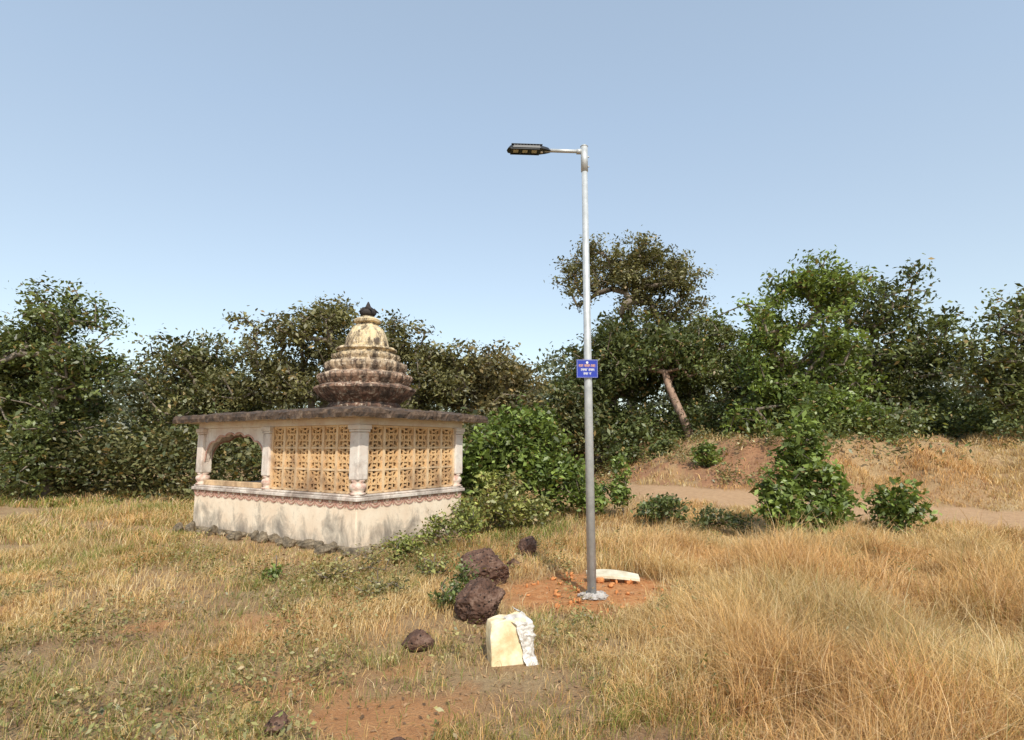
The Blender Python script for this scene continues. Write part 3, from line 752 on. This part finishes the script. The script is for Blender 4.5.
for k in range(9): m_.box(-.38+k*.035,-.37+k*.035,-.08,.08,.026,.038)
m_.box(-.41,-.06,-.085,.085,.0385,.043);m_.build('solar_panel_and_fins',M_black,H)
m_=MB()
for k in range(3):
    x=-.36+k*.105;m_.box(x-.030,x+.030,-.04,.04,-.026,-.0185)
m_.build('led_modules',M_lens,H,bevel=.008)
m_=MB()
for k in range(4):
    x=-.412+k*.105;m_.box(x-.008,x+.008,-.075,.075,-.030,-.0186)
m_.box(-.42,-.09,-.092,-.077,-.030,-.0187);m_.box(-.42,-.09,.077,.092,-.030,-.0187)
m_.build('led_bezel',M_black,H)
m_=MB();m_.tube([(-.065,.0,-.018),(-.065,0,-.036)],[.018,.012],14);m_.build('motion_sensor',M_white,H,True)
S=empty('sign_mount',(-.015,-.058,2.43));S.parent=L;S.rotation_euler=(0,0,math.radians(4));S.scale=(.94,1,.96)
m_=MB();m_.box(-.125,.125,-.004,0,-.105,.105);m_.build('sign_plate',M_blue,S,bevel=.002)
m_=MB()
for (a,b2,c_,d_) in ((-.119,.119,.0975,.099),(-.119,.119,-.099,-.0975),(-.119,-.1175,-.097,.097),(.1175,.119,-.097,.097)): m_.box(a,b2,-.006,-.0045,c_,d_)
m_.build('sign_border',M_white,S)
m_=MB();m_.tube([(0,-.0045,.070),(0,-.007,.070)],[.014,.014],18);m_.build('sign_emblem',M_white,S)
def glyphs(z,h,x0,x1,mat,seed,nm):
    r=random.Random(seed);m=MB();TT=lambda a,b,d:(a,-.0045-d,b)
    x=x0
    while x<x1-.02:
        wl=min(r.uniform(.05,.08),x1-x)
        m.strip([(x,z+h),(x+wl,z+h)],.004,TT,.0016)
        q=x+.008
        while q<x+wl-.004:
            m.strip([(q+.006,z+h-.002),(q+.006,z)],.0036,TT,.0013)
            cc=[(q-.002+.0055*math.cos(t),z+h*.5+h*.28*math.sin(t)) for t in np.linspace(.4,r.uniform(3.5,5.6),7)]
            m.strip(cc,.0032,TT,.001);q+=.017
        x+=wl+.012
    m.build(nm,mat,S)
glyphs(.018,.028,-.10,.10,M_orange,1,'sign_text_line_1')
glyphs(-.028,.026,-.075,.08,M_white,2,'sign_text_line_2')
glyphs(-.072,.024,-.045,.05,M_white,3,'sign_text_line_3')
m_=MB();
for z in (-.06,.06):
    m_.tube([(.015,.058,z-.012),(.015,.058,z+.012)],[.052,.052],24)
    m_.box(-.045,.075,.001,.012,z-.010,z+.010)
m_.build('sign_clamps',M_galv,S)
bm=bmesh.new();bmesh.ops.create_icosphere(bm,subdivisions=5,radius=1)
for v in bm.verts:
    p=v.co.copy();a=1+.5*mn.noise(Vector((p.x*2,p.y*2,1)))+.25*mn.noise(p*6)
    v.co=Vector((p.x*.14*a+.02,p.y*.13*a-.02,.0+p.z*.028*a+.014*mn.noise(p*8)+.008*mn.noise(p*18)))
me=D.meshes.new('concrete_footing');bm.to_mesh(me);bm.free();me.materials.append(M_cement)
o=D.objects.new('concrete_footing',me);COL.objects.link(o);o.parent=L
o.location=(0,0,gz(PX,PY)+.01)

K=empty('plank',(1.02,7.02,gz(1.0,7.05)))
m_=MB();n=16;vs=[];fs=[]
for i in range(n+1):
    t=i/n;x=-.30+.60*t;y=.08-.10*t;w=.035+.065*math.sin(math.pi*min(1,.15+t*.8));zt=.075+.02*math.sin(math.pi*t)-.02*t
    vs+=[(x,y-w,zt-.038),(x,y+w,zt-.005),(x,y+w,zt+.03),(x,y-w,zt-.002)]
for i in range(n):
    for k in range(4):
        k2=(k+1)%4;fs.append((i*4+k,i*4+k2,(i+1)*4+k2,(i+1)*4+k))
fs+=[(3,2,1,0),tuple(n*4+k for k in range(4))]
m_.add(vs,fs);m_.build('board',M_plank,K,bevel=.004)
M_lump=simple('red_soil_lump',(.62,.26,.09),.9,0,(.44,.17,.055),12,.5)
rock('soil_lump',.86,6.98,.10,.08,.07,71,M_lump)
rock('soil_lump',1.2,6.98,.12,.09,.08,72,M_lump)
for k in range(44):
    a=rs.uniform(0,6.28);q=rs.uniform(.2,.85)
    rock('soil_lump',.75+q*math.cos(a)*.95,6.72+q*math.sin(a),*([rs.uniform(.02,.08)]*2),rs.uniform(.02,.055),80+k,M_lump,sub=3)

# ------------------------------------------------------------------ cream box with plastic
B=empty('packaging_box',(-.13,4.60,gz(-.13,4.6)),math.radians(20))
m_=MB()
pts=[(-.15,-.07),(.13,-.08),(.14,.07),(-.14,.08)]
n=22;vs=[];fs=[];out=[]
for (a,b2) in zip(pts,pts[1:]+pts[:1]):
    for q in range(n): out.append((a[0]+(b2[0]-a[0])*q/n,a[1]+(b2[1]-a[1])*q/n))
m=len(out);NL=22
for lv in range(NL+1):
    for i,(x,y) in enumerate(out):
        f=lv/NL;zz=f*.325
        zz+=f*f*(.030*mn.noise(Vector((x*12,y*12,2)))+.04*x-.02*max(0,-x-.09)/.06)
        kk=.010*mn.noise(Vector((x*8,y*8,zz*8)))+.004*mn.noise(Vector((x*24,y*24,zz*24)))
        r_=1-.04*max(0,f-.9)/.1
        vs.append((x*r_*(1+.02*math.sin(f*4))+kk,y*r_+kk+.03*f,zz-.01))
for lv in range(NL):
    for i in range(m):
        i2=(i+1)%m;fs.append((lv*m+i,lv*m+i2,(lv+1)*m+i2,(lv+1)*m+i))
fs.append(tuple(reversed(range(m))));fs.append(tuple(NL*m+i for i in range(m)))
m_.add(vs,fs);m_.build('board_shell',M_card,B,True)
B.children[0].data.polygons[-1].use_smooth=False
nu,nv=60,60;vs=[];fs=[]
for i in range(nu+1):
    for j in range(nv+1):
        u=i/nu;v=j/nv
        x0_=.085-.07*v*v+.03*mn.noise(Vector((v*5,1,5)))
        x=x0_+(.17-x0_)*min(1,u/.45);y=-.098 if u<.45 else -.098+.20*(u-.45)/.55
        z=-.005+.34*v
        c_=Vector((u*5,v*6,3.1));q=mn.noise(c_)*.030+mn.noise(c_*2.3)*.014+mn.noise(c_*5)*.007
        if u<.45: y-=abs(q)*.6;x+=q*.35
        else: x+=abs(q)*1.1;y+=q*.5
        if v>.85: x-=.07*(v-.85)/.15;y+=.09*(v-.85)/.15
        fl=max(0,.22-v)/.22; x+=.05*fl*fl*(u+.2);y-=.03*fl*fl
        y+=.03*v
        vs.append((x,y,z*(1+.08*mn.noise(Vector((u*5,0,7))))))
for i in range(nu):
    for j in range(nv):
        k=i*(nv+1)+j;fs.append((k,k+nv+1,k+nv+2,k+1))
m_=MB();m_.add(vs,fs);o=m_.build('plastic_wrap',M_plastic,B,True)

# ------------------------------------------------------------------ light, sky, camera
az=math.radians(166);el=math.radians(44)
sd=Vector((math.sin(az)*math.cos(el),math.cos(az)*math.cos(el),math.sin(el)))
sl=D.lights.new('sun','SUN');sl.energy=4.3;sl.angle=math.radians(.5);sl.color=(1,.94,.83)
so=D.objects.new('sun',sl);COL.objects.link(so);so.rotation_euler=sd.to_track_quat('Z','Y').to_euler();so.location=(5,-8,12)
w=D.worlds.new('World');SC.world=w;w.use_nodes=True;nt=w.node_tree
bg=nt.nodes.get('Background') or nt.nodes.new('ShaderNodeBackground')
sk=nt.nodes.new('ShaderNodeTexSky');sk.sky_type='NISHITA';sk.sun_disc=False;sk.sun_elevation=el;sk.sun_rotation=az
sk.air_density=1.0;sk.dust_density=1.0;sk.ozone_density=1.0;sk.altitude=0
g=nt.nodes.new('ShaderNodeTexCoord');sx=nt.nodes.new('ShaderNodeSeparateXYZ');nt.links.new(g.outputs['Generated'],sx.inputs[0])
hz=ramp(nt,[(0,(.36,.37,.31)),(.14,(.36,.38,.33)),(.5,(.30,.36,.40)),(1,(.24,.30,.36))],sx.outputs[2])
mu=nt.nodes.new('ShaderNodeVectorMath');mu.operation='SCALE';mu.inputs['Scale'].default_value=1/.12;nt.links.new(hz.outputs[0],mu.inputs[0])
ad=nt.nodes.new('ShaderNodeVectorMath');ad.operation='ADD';nt.links.new(sk.outputs[0],ad.inputs[0]);nt.links.new(mu.outputs[0],ad.inputs[1])
nt.links.new(ad.outputs[0],bg.inputs[0]);bg.inputs[1].default_value=.12
SC.view_settings.view_transform='Standard';SC.view_settings.look='None';SC.view_settings.exposure=0
cam=D.cameras.new('camera');co=D.objects.new('camera',cam);COL.objects.link(co);SC.camera=co
cam.sensor_width=36;cam.lens=581/1024*36;cam.shift_x=-.0132;cam.clip_end=3000;cam.clip_start=.05
co.location=(0,0,1.6);co.rotation_euler=(math.radians(90+7.35),0,0)
